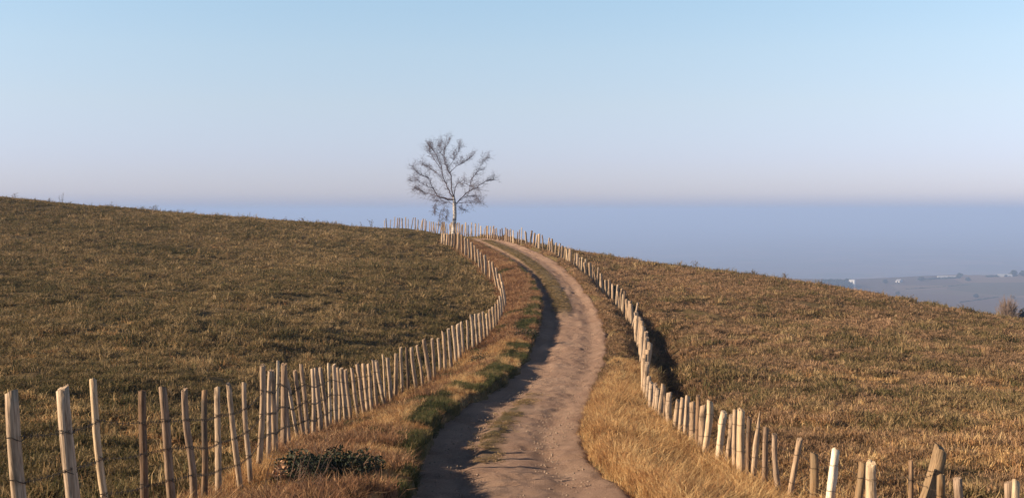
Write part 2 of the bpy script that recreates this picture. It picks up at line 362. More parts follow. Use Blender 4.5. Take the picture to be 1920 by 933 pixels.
def bil(A, x, y, x0, y0, st):
    fx = np.clip((x - x0) / st, 0, A.shape[1] - 1.001); fy = np.clip((y - y0) / st, 0, A.shape[0] - 1.001)
    i = fx.astype(int); j = fy.astype(int); a = fx - i; b = fy - j
    return (A[j, i] * (1 - a) + A[j, i + 1] * a) * (1 - b) + (A[j + 1, i] * (1 - a) + A[j + 1, i + 1] * a) * b
def road_s(x, y): return bil(SD, x, y, -50, -12, SS), bil(SH, x, y, -50, -12, SS), bil(SZ, x, y, -50, -12, SS)
def height(x, y, detail=True):
    x = np.asarray(x, float); y = np.asarray(y, float)
    xc = np.clip(x, X0, X1 - .5); yc = np.clip(y, Y0, Y1 - .5)
    z = bil(BASE, xc, yc, X0, Y0, RS)
    d = np.hypot(x - xc, y - yc)
    z = z - 0.13 * np.sqrt(d * d + 36) + 0.78
    if detail:
        rel = 0.08 * vnoise(x, y, 3.7, 1) + 0.085 * vnoise(x, y, 1.0, 2) + 0.075 * vnoise(x, y, 0.5, 3) + 0.035 * vnoise(x, y, .26, 4) - 0.06
        z = z + rel * sstep(2, 8, y) * (1 - .45 * sstep(45, 75, y))
    inr = (x > -49) & (x < 13.5) & (y > -11.5) & (y < 115)
    s, hw, zc = road_s(np.clip(x, -49.9, 13.9), np.clip(y, -11.9, 115.9))
    hw = hw + 0.10 * vnoise(x, y, 1.3, 5) + 0.06 * vnoise(x, y, .35, 6)
    a = np.abs(s)
    left = s < 0
    bh = np.where(left, np.interp(y, [5, 16, 30, 38, 46, 60, 75, 95], [.22, .25, .26, .18, .32, .30, .16, .06]), 0.16)
    prof = zc - 0.17 + (bh + 0.17 + (0.05 * vnoise(x, y, 0.5, 9) if detail else 0)) * sstep(hw - 0.06, hw + np.where(left, 0.14, 0.5), a)
    wgt = 1 - sstep(hw + np.where(left, .7, .25), hw + np.where(left, 2.3, 1.4), a)
    zz = z * (1 - wgt) + prof * wgt
    z = np.where(inr, zz, z)
    # hollow along the field side of the right fence
    dr = x - XR(y)
    hol = np.interp(y, [18, 25, 32, 48, 60, 72], [0, .45, .75, .65, .3, 0])
    z = z - hol * np.exp(-((dr - 1.05) / 0.68) ** 2) * ((y > 16) & (y < 74))
    return z
def hz(x, y): return float(height(np.array([x]), np.array([y]))[0])

# ------------------------------------------------------------ haze and valley floor
def grow(a, b, s0, g):
    out = [a]; s = s0
    while out[-1] < b: out.append(out[-1] + s); s *= g
    return out
def grid_mesh(name, xs, ys, zf, mat):
    X, Y = np.meshgrid(xs, ys); Z = zf(X.ravel(), Y.ravel())
    V = np.stack([X.ravel(), Y.ravel(), Z], 1)
    ny, nx = X.shape
    i = np.arange(nx - 1)[None, :] + np.arange(ny - 1)[:, None] * nx
    Fc = np.stack([i, i + 1, i + nx + 1, i + nx], -1).reshape(-1, 4)
    return mesh_np(name, V, Fc, mat)
# hillside: one sheet, fine near the track
xs_r = list(np.arange(-9, 9.01, 0.11))
xr = grow(9, 1100, 0.13, 1.022); xl = [-v for v in grow(9, 1100, 0.13, 1.022)][::-1]
xs = np.array(xl[:-1] + xs_r + xr[1:])
ys = list(np.arange(4, 32, 0.12)) + grow(32, 128, 0.16, 1.003)
ys = np.array([-v for v in grow(-4, 900, 0.4, 1.12)][::-1][:-1] + ys + grow(ys[-1], 1100, 0.7, 1.08)[1:])
def hill_z(x, y): return np.maximum(height(x, y), -300)
hill = grid_mesh('hillside', xs, ys, hill_z, M_ground); tag(hill, kind='structure')

def valley_z(x, y):
    edge = 2330 + 0.10 * (x - 700) + 60 * vnoise(x, y, 700, 21)
    z = -143 + 4 * vnoise(x, y, 500, 22) * sstep(800, 1600, y) + 0.020 * np.clip(x - 700, 0, 1500) + 5 * vnoise(x, y, 190, 23) * sstep(1500, 2000, y)
    return z - 120 * sstep(0, 900, y - edge)
def mat_valley():
    T = NT('valley_farmland'); p = geo_pos(T)
    v = T.n('ShaderNodeTexVoronoi'); v.inputs['Scale'].default_value = 0.006; T.l(T.mapping(p, (1.0, .6, 1)), v.inputs['Vector'])
    sp = T.n('ShaderNodeSeparateColor'); T.l(v.outputs['Color'], sp.inputs[0])
    c = T.ramp(sp.outputs[0], [(0.0, (.09, .065, .05)), (0.35, (.16, .105, .085)), (0.6, (.08, .075, .045)), (0.85, (.24, .16, .12))])
    c = T.mix(T.math('MULTIPLY', T.noise(p, 0.02, 4), .6), c, (.14, .095, .08))
    return T.bsdf(c, 0.95, 0.1)
far = [0]; 
fx = np.array([-v for v in grow(0, 55000, 25, 1.05)][::-1][:-1] + grow(0, 55000, 25, 1.05))
fy = np.array([-v for v in grow(0, 8000, 120, 1.2)][::-1][:-1] + grow(0, 57000, 25, 1.025))
vz = grid_mesh('valley_floor', fx, fy, valley_z, mat_valley()); tag(vz, kind='structure')

T = NT('valley_haze')
pv = T.n('ShaderNodeVolumePrincipled')
pv.inputs['Color'].default_value = (.45, .62, 1.0, 1)
pv.inputs['Density'].default_value = 0.00030
pv.inputs['Anisotropy'].default_value = 0.0
T.l(pv.outputs[0], T.out.inputs['Volume'])
bm = bmesh.new(); bmesh.ops.create_cube(bm, size=1)
for v_ in bm.verts: v_.co = Vector((v_.co.x * 118000, v_.co.y * 118000, -285 if v_.co.z < 0 else 20))
me = bpy.data.meshes.new('haze'); bm.to_mesh(me); bm.free(); me.materials.append(T.m)
tag(link(bpy.data.objects.new('haze', me)), kind='stuff')

# ------------------------------------------------------------ dirt track
hwm = 2.05
na = 61
ta = np.linspace(-1, 1, na)
arc = np.concatenate([[0], np.cumsum(np.linalg.norm(np.diff(CL[:, :2], axis=0), axis=1))])
sarc = np.arange(arc[0], arc[-1], 0.12)
cc = np.stack([np.interp(sarc, arc, CL[:, j]) for j in range(4)], 1)
nn = np.stack([np.interp(sarc, arc, NRM[:, j]) for j in range(2)], 1)
S = ta[None, :] * (cc[:, 3:4] + 0.38)
RX = cc[:, 0:1] + nn[:, 0:1] * S; RYY = cc[:, 1:2] + nn[:, 1:2] * S
yy = RYY
rut = -0.06 * np.exp(-((np.abs(S - 0.05) - 0.78) / 0.30) ** 2)
# remnants of a grassy middle strip: a worn one near, a raised one along the upper bend
mid1 = sstep(19, 21, yy) * (1 - sstep(28, 33, yy)) * np.exp(-((S + 0.22 - 0.012 * (yy - 25)) / 0.22) ** 2)
mid2 = sstep(49, 52, yy) * (1 - sstep(88, 96, yy)) * np.exp(-((S + 0.30) / 0.42) ** 4)
mid2 = mid2 * np.where(yy < 54, 0.8, 1)
nz = 0.03 * vnoise(RX, RYY, 1.1, 31) + 0.026 * vnoise(RX, RYY, 0.3, 32) + 0.018 * vnoise(RX, RYY, 0.14, 33)
ridge = np.sin((RYY - .10 * S + .10 * vnoise(RX, RYY, .9, 37)) * 2 * math.pi / .34)
nz = nz + .036 * np.clip(ridge, -.3, 1) * sstep(29, 22, RYY) * sstep(-.5, .4, vnoise(RX, RYY, 1.0, 38))
RZ = cc[:, 2:3] + rut + 0.06 * mid1 * (0.6 + 0.5 * vnoise(RX, RYY, 0.4, 34)) + 0.11 * mid2 + nz - 0.11 * sstep(0.0, 0.34, np.abs(S) - cc[:, 3:4])
V = np.stack([RX.ravel(), RYY.ravel(), RZ.ravel()], 1)
n1, n2 = RX.shape
i = np.arange(n2 - 1)[None, :] + np.arange(n1 - 1)[:, None] * n2
tr = mesh_np('dirt_track', V, np.stack([i, i + 1, i + n2 + 1, i + n2], -1).reshape(-1, 4), M_dirt)
at = tr.data.attributes.new('green', 'FLOAT', 'POINT')
gr = np.clip(mid1 * (0.75 + 0.8 * vnoise(RX, RYY, 0.3, 35)) + mid2 * 0.9, 0, 1) * 0.9
at.data.foreach_set('value', gr.ravel().astype(np.float32))
tag(tr, kind='structure')

# ------------------------------------------------------------ grass
hidden = bpy.data.collections.new('tuft_sources')      # never linked to the scene: only the scatter reads it
def blade_mesh(name, n, spread, hmin, hmax, wid, lean, mat, seed, heads=False):
    r = random.Random(seed); V = []; Fc = []
    for _ in range(n):
        a = r.uniform(0, 2 * math.pi); q = spread * math.sqrt(r.random())
        bx, by = q * math.cos(a), q * math.sin(a)
        h = r.uniform(hmin, hmax); la = a + r.uniform(-1, 1); ln = r.uniform(0.1, 1) * lean * h
        dx, dy = math.cos(la), math.sin(la); t = r.uniform(0, math.pi); wx, wy = wid * math.cos(t) / 2, wid * math.sin(t) / 2
        b = len(V)
        V += [(bx - wx, by - wy, -0.03), (bx + wx, by + wy, -0.03),
              (bx + dx * ln * .35 - wx * .8, by + dy * ln * .35 - wy * .8, h * .6), (bx + dx * ln * .35 + wx * .8, by + dy * ln * .35 + wy * .8, h * .6),
              (bx + dx * ln + r.gauss(0, .16) * h, by + dy * ln + r.gauss(0, .16) * h, h * r.uniform(.7, 1.0))]
        Fc += [(b, b + 1, b + 3, b + 2), (b + 2, b + 3, b + 4)]
    me = bpy.data.meshes.new(name); me.from_pydata(V, [], Fc); me.materials.append(mat)
    o = bpy.data.objects.new(name, me); return o
def tuft_set(cname, n, *a):
    col = bpy.data.collections.new(cname)
    for k in range(n): col.objects.link(blade_mesh('grass_tuft', *a, 100 + k))
    return col
def scatter(name, pts, scl, col, label, upright=0.25, kind='stuff', cat='grass'):
    me = bpy.data.meshes.new(name); n = len(pts)
    me.vertices.add(n); me.vertices.foreach_set('co', pts.astype(np.float32).ravel())
    rot = np.stack([rng.normal(0, upright * .5, n), rng.normal(0, upright * .5, n), rng.uniform(0, 6.283, n)], 1)
    for nm, ty, dat, key in (('rot', 'FLOAT_VECTOR', rot, 'vector'), ('scl', 'FLOAT_VECTOR', scl, 'vector')):
        a = me.attributes.new(nm, ty, 'POINT'); a.data.foreach_set(key, dat.astype(np.float32).ravel())
    a = me.attributes.new('pick', 'INT', 'POINT'); a.data.foreach_set('value', rng.integers(0, 1000, n).astype(np.int32))
    o = link(bpy.data.objects.new(name, me))
    g = bpy.data.node_groups.new(name + '_scatter', 'GeometryNodeTree')
    g.interface.new_socket('Geometry', in_out='INPUT', socket_type='NodeSocketGeometry')
    g.interface.new_socket('Geometry', in_out='OUTPUT', socket_type='NodeSocketGeometry')
    gi = g.nodes.new('NodeGroupInput'); go = g.nodes.new('NodeGroupOutput')
    ci = g.nodes.new('GeometryNodeCollectionInfo'); ci.inputs[0].default_value = col; ci.inputs[1].default_value = True; ci.inputs[2].default_value = True
    ip = g.nodes.new('GeometryNodeInstanceOnPoints'); ip.inputs['Pick Instance'].default_value = True
    def attr(nm, ty):
        a = g.nodes.new('GeometryNodeInputNamedAttribute'); a.data_type = ty; a.inputs[0].default_value = nm; return a.outputs[0]
    L = g.links.new
    L(gi.outputs[0], ip.inputs['Points']); L(ci.outputs[0], ip.inputs['Instance'])
    L(attr('pick', 'INT'), ip.inputs['Instance Index']); L(attr('rot', 'FLOAT_VECTOR'), ip.inputs['Rotation']); L(attr('scl', 'FLOAT_VECTOR'), ip.inputs['Scale'])
    L(ip.outputs[0], go.inputs[0])
    md = o.modifiers.new('scatter', 'NODES'); md.node_group = g
    return tag(o, label, cat, None, kind)
def sample(n, ymin, ymax, pw, xmin=None, xmax=None):
    """points in the ground plane, thinner with distance (density ~ 1/y^pw)"""
    u = rng.random(n); e = 2 - pw
    y = (ymin ** e + u * (ymax ** e - ymin ** e)) ** (1 / e)
    x = rng.uniform(-0.53, 0.53, n) * y + rng.uniform(-1, 1, n)
    return x, y
col_field = tuft_set('field_tufts', 9, 24, .12, .02, .065, .011, 2.0, M_field)
col_mat = tuft_set('field_mats', 7, 40, .20, .03, .12, .015, 2.0, M_field)
col_fieldr = tuft_set('right_field_tufts', 9, 24, .12, .02, .07, .011, 1.9, M_fieldr)
col_gold = tuft_set('gold_tufts', 14, 18, .16, .08, .40, .012, 1.2, M_gold)
col_rust = tuft_set('rust_tufts', 10, 24, .16, .06, .24, .012, 1.4, M_rust)
col_green = tuft_set('green_tufts', 6, 34, .13, .07, .20, .009, .8, M_green)
def zone(x, y):
    s, hw, zc = road_s(np.clip(x, -49.9, 13.9), np.clip(y, -11.9, 115.9))
    onroad = (np.abs(s) < hw + 0.02) & (x > -49) & (x < 13.5)
    lverge = (s < 0) & ~onroad & (x > XL(y) - 0.25) & (y < 90)
    rverge = (s > 0) & ~onroad & (x < XR(y) + 0.35) & (y < 104)
    return s, hw, onroad, lverge, rverge
def put(name, x, y, sz, col, label, **kw):
    cx_, cy_ = (612 - 960) * 15.3 / F, 15.3
    q_ = ((x - cx_) / .78) ** 2 + ((y - cy_ + .7) / 1.35) ** 2
    if 'verge' in name or 'dry' in name or 'rusty' in name:
        ok_ = (q_ > 1) | ((rng.random(len(x)) < .12) & (q_ > .2)); x, y, sz = x[ok_], y[ok_], sz[ok_]
    z = height(x, y)
    sc = np.stack([sz, sz, sz * rng.uniform(.75, 1.25, len(x))], 1)
    return scatter(name, np.stack([x, y, z], 1), sc, col, label, **kw)
# pasture
x, y = sample(330000, 9, 103, 1.25)
s, hw, onr, lv, rv = zone(x, y)
clump = vnoise(x, y, .55, 41) + .7 * vnoise(x, y, 1.9, 42) + rng.normal(0, .35, len(x))
ok = ~onr & ~lv & ~rv & (clump > -0.1)
x, y = x[ok], y[ok]
left = x < np.where(y < 88, XL(y), -3.0)
lf_sz = (0.8 + 0.5 * rng.random(len(x))) * (1 + y / 90)
put('field_grass', x[left], y[left], lf_sz[left], col_field, 'short tufted olive and brown grass of the field left of the track', upright=.5)
put('field_grass', x[~left], y[~left], lf_sz[~left], col_fieldr, 'short brownish grass of the field right of the track', upright=.5)
x, y = sample(60000, 9, 104, 1.2)
s, hw, onr, lv, rv = zone(x, y)
clump = vnoise(x, y, .8, 51) + .8 * vnoise(x, y, 3.1, 52)
ok = ~onr & ~lv & ~rv & (clump > 0.25)
x, y = x[ok], y[ok]
put('matted_grass', x, y, (.7 + .7 * rng.random(len(x))) * (1 + y / 110), col_mat, 'matted tussocks scattered over both fields', upright=.6)
# drier, strawy turf low on the right slope
col_straw = tuft_set('straw_tufts', 8, 16, .13, .03, .12, .012, 1.8, M_gold)
x, y = sample(60000, 9, 75, 1.5)
s, hw, onr, lv, rv = zone(x, y)
cl = vnoise(x, y, 2.6, 91) + .6 * vnoise(x, y, .7, 92)
ok = ~onr & ~lv & ~rv & (x > 0) & (cl > np.interp(y, [9, 25, 40, 75], [-.25, -.05, .55, .75]))
put('straw_grass', x[ok], y[ok], .7 + .6 * rng.random(ok.sum()), col_straw, 'straw coloured dry turf low on the right field', upright=.5)
ok = ~onr & ~lv & ~rv & (x < 0) & (cl > np.interp(y, [9, 25, 40, 75], [.35, .55, .75, .8]))
put('straw_grass', x[ok], y[ok], .7 + .5 * rng.random(ok.sum()), col_straw, 'straw coloured dry patches in the left field', upright=.5)
# verges
def verge_pts(n, side, ymin, ymax, pw=1.0):
    u = rng.random(n); e = 2 - pw
    y = (ymin ** (e - 1 + 1e-6) + u * (ymax ** (e - 1 + 1e-6) - ymin ** (e - 1 + 1e-6))) ** (1 / (e - 1 + 1e-6))
    s, hw, zc = None, None, None
    cxm = np.interp(y, ctr[:17, 1], ctr[:17, 0]); hwm = np.interp(y, ctr[:17, 1], ctr[:17, 3])
    if side < 0:
        a = XL(y) - .3; b = cxm - hwm + .1
    else:
        a = cxm + hwm - .1; b = XR(y) + .5
    x = a + (b - a) * rng.random(n)
    sd, hw, onr, lv, rv = zone(x, y)
    ok = (~onr) & (b > a)
    return x[ok], y[ok], sd[ok], hw[ok]
x, y, s, hw = verge_pts(34000, 1, 9, 100, 1.35)
t = (s - hw)
tall = np.interp(y, [9, 30, 36, 45, 60, 100], [1.0, .95, .6, .35, .3, .28])
kp = rng.random(len(x)) < np.clip(.25 + 1.0 * t, .2, 1) * np.interp(y, [9, 35, 50, 100], [1, 1, .6, .6])
sz = tall * (.45 + .75 * np.clip(t, 0, 1)) * (.75 + .5 * rng.random(len(x)))
put('dry_grass', x[kp], y[kp], sz[kp] * .82, col_gold, 'tall golden dry grass on the right verge of the track', upright=.35)
x, y, s, hw = verge_pts(12000, 1, 24, 100, 1.1)
kp = (vnoise(x, y, 1.6, 61) > -.1)
put('verge_grass', x[kp], y[kp], (.7 + .5 * rng.random(kp.sum())) * (1 + y[kp] / 120), col_fieldr, 'short olive brown grass between the track and the right fence', upright=.5)
x, y, s, hw = verge_pts(36000, -1, 9, 92, 1.25)
t = -s - hw
pat = vnoise(x, y, 1.1, 63) + .6 * vnoise(x, y, .5, 64)
gz = (t < np.interp(y, [9, 16, 22, 30, 45, 60], [.05, .12, .55, 1.0, .9, .3])) & (pat > -.38) | (pat > .75)
put('verge_grass', x[gz], y[gz], (.6 + .35 * rng.random(gz.sum())), col_green, 'dark green grass along the bank left of the track', upright=.5)
gl = ~gz & (pat + .5 * vnoise(x, y, 2.5, 66) < .1) & (y < 42)
put('dry_grass', x[gl], y[gl], (.38 + .35 * rng.random(gl.sum())) * np.clip(.35 + t[gl] * .8, .35, 1), col_gold, 'straw coloured grass tufts on the left verge', upright=.4)
rs = ~gz & ~gl
put('rusty_grass', x[rs], y[rs], (.7 + .5 * rng.random(rs.sum())) * np.interp(y[rs], [9, 40, 90], [1, .8, .8]), col_rust, 'rust brown matted grass on the left verge', upright=.5)
# middle strip of the track
x = rng.uniform(0, 1, 9000); ii = rng.integers(0, len(sarc), 9000)
S_ = np.where(cc[ii, 1] < 45, -.22 + .012 * (cc[ii, 1] - 25) + rng.normal(0, .16, 9000), -.30 + rng.uniform(-.42, .42, 9000))
xm = cc[ii, 0] + nn[ii, 0] * S_; ym = cc[ii, 1] + nn[ii, 1] * S_
kp = ((ym > 19.5) & (ym < 31) & (vnoise(xm, ym, .7, 71) > -.15)) | ((ym > 51) & (ym < 92))
xm, ym, zm = xm[kp], ym[kp], cc[ii, 2][kp] + .03 + .06 * (ym[kp] > 45)
sz = np.where(ym < 45, .55, .75) * (.6 + .6 * rng.random(len(xm)))
scatter('track_grass', np.stack([xm, ym, zm], 1), np.stack([sz, sz, sz * .7], 1), col_field, 'worn grass strip in the middle of the track', upright=.4)

# ------------------------------------------------------------ fences
def stake(name, base, top, rad, mat, parent, kind='w', seed=0, label=None):
    """one cleft chestnut stake: uneven section, slight bends, rough head; base/top are world points"""
    r = random.Random(seed)
    b = Vector(base); t = Vector(top); ax = t - b; L = ax.length
    nseg = 12 if rad > .03 else 8; nr = 12 if kind in 's' else 14
    if L * rad < .03 and base[1] > 45: nseg, nr = 6, 8
    prof = []
    for a in range(nr):
        th = 2 * math.pi * a / nr
        if kind in ('s', 'l'):
            q = 1.0 / max(abs(math.cos(th)), abs(math.sin(th)) * 1.25); q = .82 * q ** .85
            q *= r.uniform(.95, 1.05)
        else: q = 1 + .22 * math.cos(2 * th + r.random()) * r.random() + r.uniform(-.10, .10)
        prof.append(q)
    V = []; Fc = []
    # local frame: z is the stake's own length
    bend = [Vector((r.uniform(-1, 1), r.uniform(-1, 1), 0)) * L * r.uniform(0, .018) for _ in range(3)]
    low = -0.30
    tw = r.uniform(-.5, .5); sl = Vector((r.uniform(-1, 1), r.uniform(-1, 1)))
    knob = [(r.uniform(.15, .95), r.uniform(0, 6.28), r.uniform(.08, .3)) for _ in range(3)]
    for k in range(nseg + 1):
        f = k / nseg; z = low + (L - low) * f
        c = bend[0] * math.sin(math.pi * f) + bend[1] * math.sin(2 * math.pi * f) + bend[2] * math.sin(3 * math.pi * f) * .6
        tp = 1.08 - .18 * f
        if kind == 'p': tp = 1.1 - .15 * f if f < .7 else (1.0) * (1 - (f - .7) / .3) + .10
        for a in range(nr):
            th = 2 * math.pi * a / nr + tw * f
            q = rad * prof[a] * tp * (1 + .07 * mnoise.noise(Vector((f * 5 + seed, a * .9, 0))))
            for kf, ka, kh in knob:
                dd = ((f - kf) * L / .07) ** 2 + ((math.sin((th - ka) / 2)) * 3) ** 2
                q += rad * kh * math.exp(-dd)
            zz = z
            if k == nseg: zz += (math.cos(th) * sl.x + math.sin(th) * sl.y) * rad * .55 + r.uniform(-.2, .2) * rad
            V.append((c.x + q * math.cos(th), c.y + q * math.sin(th), zz))
    for k in range(nseg):
        for a in range(nr):
            a2 = (a + 1) % nr; Fc.append((k * nr + a, k * nr + a2, (k + 1) * nr + a2, (k + 1) * nr + a))
    cidx = len(V); tc = Vector((0, 0, 0))
    for a in range(nr): tc += Vector(V[nseg * nr + a])
    tc /= nr; V.append((tc.x, tc.y, tc.z + rad * .08))
    for a in range(nr): Fc.append((nseg * nr + a, nseg * nr + (a + 1) % nr, cidx))
    Fc.append(tuple(range(nr))[::-1])
    me = bpy.data.meshes.new(name); me.from_pydata(V, [], Fc); me.materials.append(mat)
    sm = [True] * (nseg * nr) + [False] * (len(Fc) - nseg * nr)
    me.polygons.foreach_set('use_smooth', sm)
    o = link(bpy.data.objects.new(name, me), parent)
    q = ax.to_track_quat('Z', 'Y'); o.rotation_mode = 'QUATERNION'; o.rotation_quaternion = q
    o.location = b - Vector(parent.location)
    if label: o['label'] = label
    return o
MK = {'w': M_wood, 's': M_white, 'l': M_fresh, 'g': M_grey, 'b': M_bark, 'p': M_wood}
def place(spec, Y, parent, seed):
    bx, by, tx, ty, wd, kd = spec[:6]
    X = (bx - 960) * Y / F; z = hz(X, Y)
    ztop = (HY - ty) * Y / F
    h = min(max(ztop - z, .8), 1.62)
    r = random.Random(seed * 3 + 1)
    # foot at ground level; the lean across the view is as surveyed, along the view it is random
    vis = max(by - ty, 1) * Y / F
    lean = (tx - bx) * Y / F / vis * h
    dy = r.uniform(-.05, .05) * h
    rad = max(wd * Y / F / 2, .026) * (1.2 if seed >= 200 and Y > 17 else 1.05)
    lab = {'l': 'nearly white stake', 'b': 'rough bark covered stake', 'p': 'stake with a long pointed tip', 's': 'pale sawn stake', 'g': 'dark grey stake'}.get(kd)
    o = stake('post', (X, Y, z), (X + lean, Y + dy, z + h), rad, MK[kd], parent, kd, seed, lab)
    return (X, Y, z), (X + lean, Y + dy, z + h), rad, o
def tube_np(pts, rad, sides=4):
    V = []; Fc = []
    n = len(pts)
    for i, p in enumerate(pts):
        a = Vector(pts[min(i + 1, n - 1)]) - Vector(pts[max(i - 1, 0)])
        a.normalize(); u = a.orthogonal().normalized(); v = a.cross(u)
        rr = rad[i] if isinstance(rad, (list, tuple)) else rad
        for s in range(sides):
            th = 2 * math.pi * s / sides; q = Vector(p) + (u * math.cos(th) + v * math.sin(th)) * rr
            V.append(tuple(q))
    for i in range(n - 1):
        for s in range(sides):
            s2 = (s + 1) % sides; Fc.append((i * sides + s, i * sides + s2, (i + 1) * sides + s2, (i + 1) * sides + s))
    return V, Fc
def wire(parent, posts, frac, rad):
    V = []; Fc = []
    r = random.Random(int(frac * 100))
    pts = []
    for (b, t, pr, o) in posts:
        bb = Vector(b); tt = Vector(t); f = frac + r.uniform(-.015, .015)
        q = bb.lerp(tt, f); ax = Vector((0.0, -1, 0)) if abs(q.x) < 1e9 else 0
        # stapled on the side facing the track
        side = Vector((pr * .9 + .004, -pr * .55, 0))
        pts.append(q + side)
    full = []
    for i in range(len(pts) - 1):
        a, b = pts[i], pts[i + 1]; full.append(a)
        for k in (1, 2, 3):
            f = k / 4; full.append(a.lerp(b, f) - Vector((0, 0, .05 * (a - b).length * f * (1 - f))))
    full.append(pts[-1])
    off = Vector(parent.location)
    full = [p - off for p in full]
    V, Fc = tube_np([tuple(p) for p in full], rad, 4)
    # barbs, and the wrap across the face of each stake
    for i in range(len(full) - 1):
        if (full[i] + off).y > 24: break
        for f in (.3, .8):
            c = full[i].lerp(full[i + 1], f)
            for d in (Vector((.006, .006, .018)), Vector((-.008, .004, .016))):
                v2, f2 = tube_np([tuple(c - d), tuple(c + d)], rad * .8, 3); n0 = len(V)
                V += v2; Fc += [tuple(q + n0 for q in ff) for ff in f2]
    for (b, t, pr, o) in posts:
        if b[1] > 30: break
        bb = Vector(b).lerp(Vector(t), frac) - off
        ring = [tuple(bb + Vector((math.cos(a) * pr * 1.22, math.sin(a) * pr * 1.22, .012 * math.sin(3 * a) - .015 * math.cos(a)))) for a in [k * math.pi / 6 for k in range(-7, 2)]]
        v2, f2 = tube_np(ring, rad * 1.1, 4); n0 = len(V); V += v2; Fc += [tuple(q + n0 for q in ff) for ff in f2]
    mesh_np('wire', np.array(V), Fc, M_wire, parent)

fl = empty('stake_fence', (LBASE[0][0], LBASE[0][1], LBASE[0][2]), 'long fence of tall slim stakes and wire along the left side of the track', 'fence')
lposts = []
for i, sp in enumerate(LP):
    Y = LBASE[i][1]
    lposts.append(place(sp, Y, fl, i + 1))
lposts.sort(key=lambda q: q[0][1])
for fr in (.33, .55, .77): wire(fl, lposts, fr, .0034)

fr_ = empty('stake_fence', RBASE[0], 'fence of short thick crowded stakes along the right side of the track', 'fence')
rposts = []
for i, sp in enumerate(RP): rposts.append(place(sp, sp[6], fr_, 200 + i))
def along(path, y0, y1, step):
    d = np.concatenate([[0], np.cumsum(np.linalg.norm(np.diff(path[:, :2], axis=0), axis=1))])
    t0 = np.interp(y0, path[:, 1], d); t1 = np.interp(y1, path[:, 1], d); out = []; t = t0
    while t < t1:
        out.append((np.interp(t, d, path[:, 0]), np.interp(t, d, path[:, 1]))); t += step * random.uniform(.6, 1.4)
    return out
def proc(pts, parent, hmin, hmax, rmin, rmax, seed0):
    out = []
    for i, (x, y) in enumerate(pts):
        r = random.Random(seed0 + i); x += r.uniform(-.06, .06)
        z = hz(x, y); h = r.uniform(hmin, hmax); rad = r.uniform(rmin, rmax)
        top = (x + r.gauss(.03, .07) * h, y + r.uniform(-.06, .06), z + h)
        kd = r.choices('wsg', (8, 1, 2))[0]
        out.append(((x, y, z), top, rad, stake('post', (x, y, z), top, rad, MK[kd], parent, kd, seed0 + i, {'s': 'pale sawn stake', 'g': 'dark grey stake'}.get(kd))))
    return out
rposts += proc(along(RW, 45.3, 86, .92), fr_, .95, 1.2, .045, .085, 300)
rposts.sort(key=lambda q: q[0][1])
for fr in (.45, .8): wire(fr_, rposts, fr, .0028)
fc = empty('stake_fence', (RW[13][0], RW[13][1], RW[13][2]), 'far fence of thin pale stakes curving along the hilltop around the birch', 'fence')
cposts = proc(along(RW, 86.8, 106, .62) + along(RW, 106.1, 118, .38), fc, 1.05, 1.3, .04, .06, 500)
for fr in (.45, .8): wire(fc, cposts, fr, .0028)
print('POSTS', len(lposts), len(rposts), len(cposts))

# ------------------------------------------------------------ birch
def mat_birch():
    T = NT('white_birch_bark'); tc = T.n('ShaderNodeTexCoord').outputs['Object']
    n = T.noise(T.mapping(tc, (3, 3, 9)), 1.0, 4, .7)
    c = T.ramp(n, [(.40, (.07, .06, .06)), (.50, (.50, .46, .44)), (.8, (.70, .66, .63))])
    return T.bsdf(c, .8, .2)
TY = 107.0; TX = (851 - 960) * TY / F; TZ = hz(TX, TY)
kx = TY / F
def c4(x, y): return (760 + .225 * x, 240 + .225 * y)
tree = empty('birch_tree', (TX, TY, TZ), 'leafless birch with a white trunk standing alone on the hilltop', 'tree')
tr_ = random.Random(5)
def c4w(x, y, d=0.0):
    px, py = c4(x, y); return Vector((((px - 960) * kx - TX) * .95, d, (HY - py) * kx - TZ))
tb = [Vector((0.0, 0, -.3)), Vector((0, 0, .4)), c4w(407, 790), c4w(413, 720), c4w(410, 650), c4w(408, 600), c4w(402, 560)]
V, Fc = tube_np([tuple(p) for p in tb], [.27, .22, .195, .18, .18, .14, .09], 12)
mesh_np('trunk', np.array(V), Fc, mat_birch(), tree)
